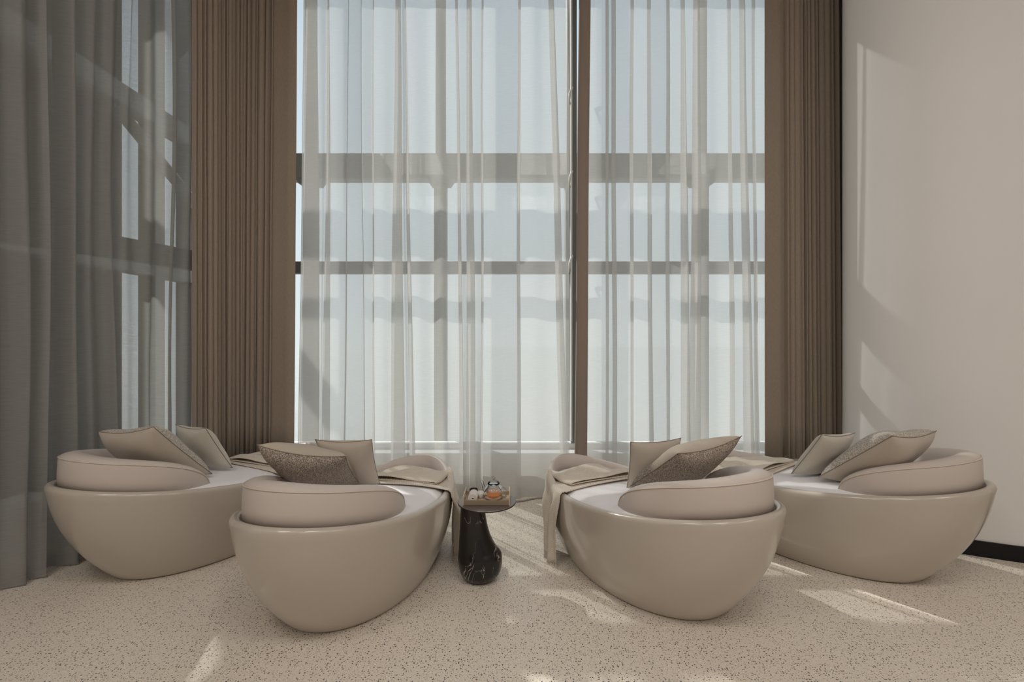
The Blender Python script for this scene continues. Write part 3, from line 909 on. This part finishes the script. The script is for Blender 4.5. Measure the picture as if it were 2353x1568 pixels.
# ------------------------------------------------------------------ pillows
def pillow(name, A, C, D, w, h, th, mat_back, mat_front, label, group, seed, pinch=0.055):
    """A, C: upper corners, D: lower corner below C. Back face looks toward the camera side."""
    A, C, D = Vector(A), Vector(C), Vector(D)
    ux = (C - A).normalized(); vz = (C - D); vz = (vz - ux * vz.dot(ux)).normalized()
    nrm = ux.cross(vz)
    if nrm.y > 0: nrm = -nrm                 # toward the camera
    cen = C - ux * w / 2 - vz * h / 2
    rnd = random.Random(seed); p1, p2, p3 = (rnd.uniform(0, 6) for _ in range(3))
    n = 26
    def pos(i, j, side):
        u = -1 + 2 * i / n; v = -1 + 2 * j / n
        u = sin(u * pi / 2) * .35 + u * .65; v = sin(v * pi / 2) * .35 + v * .65
        x = u * w / 2 * (1 - pinch * (1 - v * v)); y = v * h / 2 * (1 - pinch * (1 - u * u))
        t = ((1 - abs(u) ** 3.0) ** .50) * ((1 - abs(v) ** 3.0) ** .50)
        t *= 1 + .08 * sin(p1 + 3 * u + 2 * v) + .04 * sin(p2 + 7 * u - 5 * v)
        # creases running in from the corners
        cr = abs(abs(u) - abs(v)); t -= .05 * math.exp(-(cr / .08) ** 2) * max(0, (abs(u) + abs(v)) / 2 - .45)
        t = max(t, 0)
        bend = -.10 * th * (u * u)
        return Vector((x, y, side * t * th / 2 + bend))
    bm = bmesh.new()
    V = {}
    for side in (1, -1):
        for i in range(n + 1):
            for j in range(n + 1):
                edge = i in (0, n) or j in (0, n)
                key = (i, j, 0 if edge else side)
                if key not in V: V[key] = bm.verts.new(pos(i, j, 0 if edge else side))
        for i in range(n):
            for j in range(n):
                q = []
                for (a, b) in ((i, j), (i + 1, j), (i + 1, j + 1), (i, j + 1)):
                    e = a in (0, n) or b in (0, n); q.append(V[(a, b, 0 if e else side)])
                f = bm.faces.new(q if side == 1 else q[::-1]); f.material_index = 0 if side == 1 else 1
    o = link(name, bm, [mat_back, mat_front], recalc=False)
    R = Matrix((ux, vz, ux.cross(vz))).transposed()
    flip = ux.cross(vz).dot(nrm) < 0
    if flip:                                  # keep local +Z toward the camera
        R = Matrix((-ux, vz, (-ux).cross(vz))).transposed()
    o.matrix_world = Matrix.Translation(cen) @ R.to_4x4()
    seam = bmesh.new()
    loop = [(i, 0) for i in range(n)] + [(n, j) for j in range(n)] + [(i, n) for i in range(n, 0, -1)] + [(0, j) for j in range(n, 0, -1)]
    pts = [pos(i, j, 0) for i, j in loop]; pts.append(pts[0])
    tube(seam, pts, .0022, 6, caps=False)
    link('seam', seam, M['seam'], o)
    tag(o, label, 'pillow', group)
    return o
G1, G2 = 'large speckled pillows leaning on the head bolsters', 'small plain pillows in front of the large ones'
SP, PL, PP = M['speckle'], M['plain'], M['pale_plain']
TT = M['two_tone']
pillow('large_pillow', (-1.42, 2.545, .94), (-.957, 2.578, .87), (-.855, 2.98, .59), .50, .54, .20, SP, TT, 'large brown speckled pillow on the lounger left of the marble table', G1, 1)
pillow('small_pillow', (-1.27, 2.93, .90), (-.915, 2.93, .90), (-.86, 3.10, .575), .37, .39, .14, PL, PL, 'small plain taupe pillow on the lounger left of the marble table', G2, 2)
pillow('large_pillow', (1.366, 2.69, .96), (.927, 2.489, .91), (.66, 2.842, .59), .51, .55, .20, SP, TT, 'large brown speckled pillow on the lounger right of the marble table', G1, 3)
pillow('small_pillow', (1.12, 3.03, .89), (.785, 2.96, .88), (.685, 3.02, .56), .37, .39, .14, PL, PL, 'small plain taupe pillow on the lounger right of the marble table', G2, 4)
pillow('large_pillow', (-2.73, 2.97, .94), (-2.28, 2.846, .99), (-2.05, 3.16, .61), .50, .55, .22, PL, M['sunlit_speckle'], 'large pillow on the far left lounger, plain beige back and speckled front painted paler as if sunlit', G1, 5)
pillow('small_pillow', (-2.54, 3.40, .91), (-2.225, 3.254, .91), (-2.14, 3.426, .582), .37, .39, .14, PP, PP, 'small pale cream pillow on the far left lounger, near the brown drape', G2, 6)
pillow('large_pillow', (2.72, 2.90, .95), (2.31, 2.716, .96), (2.0, 3.03, .61), .51, .56, .22, PL, M['sunlit_speckle'], 'large pillow on the far right lounger, plain beige back and speckled front painted paler as if sunlit', G1, 7)
pillow('small_pillow', (2.43, 3.21, .884), (2.142, 3.098, .895), (2.09, 3.306, .572), .35, .39, .14, PP, PP, 'small pale cream pillow on the far right lounger, near the right brown drape', G2, 8)

# ------------------------------------------------------------------ side table
T0 = (-0.165, 2.96)
tb = empty('side_table', (T0[0], T0[1], 0)); tag(tb, 'side table with round bronze top and bulging black marble foot, between the two front loungers', 'table')
bm = bmesh.new()
prof = [(0.0, -.212, .060, .055), (.008, -.211, .088, .078), (.028, -.209, .113, .100), (.06, -.207, .132, .118), (.10, -.206, .141, .126), (.14, -.207, .1435, .128), (.165, -.208, .1415, .126), (.18, -.211, .137, .121),
        (.20, -.219, .127, .113), (.225, -.227, .118, .106), (.26, -.236, .108, .099), (.30, -.243, .0985, .092), (.36, -.250, .0885, .085), (.43, -.254, .081, .080), (.489, -.256, .076, .076)]
pr = catmull(prof, 3)
rows = [[(cx - T0[0] + rx * cos(2 * pi * k / 48), -.03 + ry * sin(2 * pi * k / 48), z) for k in range(48)] for z, cx, rx, ry in pr]
V = grid(bm, rows, close_v=True); bm.faces.new(V[0][::-1]); bm.faces.new(V[-1])
link('marble_foot', bm, M['marble'], tb)
bm = bmesh.new(); lathe(bm, [(.186, .489), (.1895, .491), (.1895, .497), (.187, .500)], n=72)
o = link('table_top', bm, M['bronze'], tb, smooth=False)
md = o.modifiers.new('b', 'BEVEL'); md.width = .001; md.segments = 2
bm = bmesh.new(); lathe(bm, [(.1897, .4905), (.1905, .492), (.1905, .496), (.1897, .4975)], n=72, cap0=False, cap1=False)
link('edge_band', bm, M['bronze_edge'], tb)

# tray
TZ = .500
tr = empty('serving_tray', (-.164, 2.973, TZ)); tag(tr, 'beige rectangular serving tray with raised side handles on the round table top', 'tray')
bm = bmesh.new(); box(bm, -.150, .150, -.097, .097, 0, .008, .001); link('base', bm, M['tray'], tr, smooth=False)
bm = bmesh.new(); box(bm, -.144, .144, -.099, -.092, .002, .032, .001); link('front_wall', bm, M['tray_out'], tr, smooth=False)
bm = bmesh.new(); box(bm, -.144, .144, .092, .099, .002, .032, .001); link('back_wall', bm, M['tray'], tr, smooth=False)
for sx in (-1, 1):
    bm = bmesh.new()
    # side panel with a slot to grip
    x0, x1 = (sx * .151, sx * .144)
    ys = [-.100, -.035, .035, .100]; zs = [0, .026, .040, .056]
    for i in range(3):
        for k in range(3):
            if i == 1 and k == 1: continue
            box(bm, min(x0, x1), max(x0, x1), ys[i], ys[i + 1], zs[k], zs[k + 1])
    bmesh.ops.remove_doubles(bm, verts=bm.verts, dist=1e-5)
    link('side_panel', bm, M['tray'], tr, smooth=False)

# teapot
tp = empty('teapot', (-.122, 2.985, TZ + .0085), -.5); tag(tp, 'clear glass teapot half full of amber tea, on the right of the tray', 'teapot')
bm = bmesh.new(); lathe(bm, [(.046, 0), (.054, .004), (.064, .014), (.0685, .032), (.0675, .046), (.059, .064), (.048, .078), (.039, .086), (.037, .092), (.040, .095)], n=48, cap1=False)
link('body', bm, M['pot_glass'], tp)
bm = bmesh.new(); lathe(bm, [(.044, .003), (.052, .006), (.0622, .015), (.0665, .030), (.0665, .038)], n=48)
link('tea', bm, M['tea'], tp)['label'] = 'amber tea inside the glass'
bm = bmesh.new(); lathe(bm, [(.040, .095), (.041, .098), (.036, .108), (.022, .116), (.008, .120), (.005, .124)], n=40)
ld_ = link('lid', bm, M['pot_glass'], tp)
bm = bmesh.new()
ring = [(.0095 * cos(a), 0, .134 + .0095 * sin(a)) for a in [2 * pi * k / 18 - pi / 2 for k in range(19)]]
tube(bm, ring, .0032, 8); link('knob', bm, M['pot_glass'], ld_)
bm = bmesh.new(); tube(bm, catmull([(-.055, -.0, .030), (-.072, 0, .045), (-.080, 0, .068), (-.090, 0, .092), (-.104, 0, .105)], 6), .008, 10, caps=False,
                       rr=[.013 - .007 * k / 24 for k in range(25)]); link('spout', bm, M['pot_glass'], tp)
bm = bmesh.new(); tube(bm, catmull([(.058, 0, .068), (.078, 0, .080), (.096, 0, .068), (.100, 0, .045), (.090, 0, .025), (.064, 0, .018)], 8), .0045, 10); link('handle', bm, M['pot_glass'], tp)

# towel roll
tw = empty('rolled_towel', (-.252, 2.915, TZ + .0088)); tag(tw, 'small rolled white towel at the front left of the tray', 'towel')
bm = bmesh.new()
n = 110; spin = []; spout_ = []
for k in range(n + 1):
    a = 2 * pi * 3.6 * k / n; r = .006 + .0235 * k / n
    spin.append((r * cos(a), r * sin(a)))
R_ = .0315
lo = min(p[1] for p in spin) - .0035
P = []
for (x, z) in spin: P.append([(x, y, z - lo) for y in (-.020, -.016, .03, .066, .07)])
grid(bm, P); o = link('roll', bm, M['towel'], tw)
md = o.modifiers.new('t', 'SOLIDIFY'); md.thickness = .0062; md.offset = 0
# cup and bowl
cp = empty('teacup', (-.207, 2.992, TZ + .0085)); tag(cp, 'small white teacup between the rolled towel and the teapot', 'cup')
bm = bmesh.new(); lathe(bm, [(.014, 0), (.019, .006), (.0245, .022), (.0275, .038), (.0262, .039), (.023, .022), (.016, .008), (.004, .006)], n=36); link('bowl', bm, M['white_cer'], cp)
bw = empty('sauce_bowl', (-.258, 3.035, TZ + .0085)); tag(bw, 'small black bowl behind the rolled towel on the tray', 'bowl')
bm = bmesh.new(); lathe(bm, [(.014, 0), (.020, .005), (.027, .020), (.029, .044), (.0275, .045), (.025, .021), (.016, .007), (.004, .006)], n=36); link('body', bm, M['black_cer'], bw)

# cable on the floor
bm = bmesh.new()
pts = catmull([(-.95, 4.30, .008), (-.55, 4.36, .008), (-.2, 4.37, .008), (.0, 4.33, .008), (.10, 4.34, .008), (.20, 4.40, .008), (.32, 4.42, .008), (.5, 4.38, .008), (.75, 4.36, .008)], 8)
tube(bm, pts, .008, 8); o = link('power_cable', bm, M['cable']); tag(o, 'thin grey cable on the floor at the foot of the white sheer', 'cable')

# ------------------------------------------------------------------ added fill panels on the ceiling, out of view, to brighten the room
for i, (x, y) in enumerate(((-2.6, -3.2), (0.6, -3.2), (3.8, -3.2), (-2.2, -0.4), (0.8, -0.4), (4.0, -0.4))):
    t = empty('fill_panel', (x, y, CEIL)); tag(t, 'added square fill light panel on the ceiling, unseen behind the viewer', 'lamp', 'added ceiling fill panels')
    bm = bmesh.new(); box(bm, -.65, .65, -.65, .65, -.08, 0, .01); link('housing', bm, M['fill_body'], t, smooth=False)
    bm = bmesh.new(); box(bm, -.6, .6, -.6, .6, -.085, -.081); link('diffuser', bm, M['diffuser'], t, smooth=False)
    al = bpy.data.lights.new('fill_light', 'AREA'); al.shape = 'SQUARE'; al.size = 1.2; al.energy = FILL_W * (0.80 if y < -1 else 1.12) * (0.75 if x > 3 else 1.0); al.color = FILL_COL
    ao = bpy.data.objects.new('fill_light', al); COL.objects.link(ao); ao.parent = t; ao.location = (0, 0, -.095)
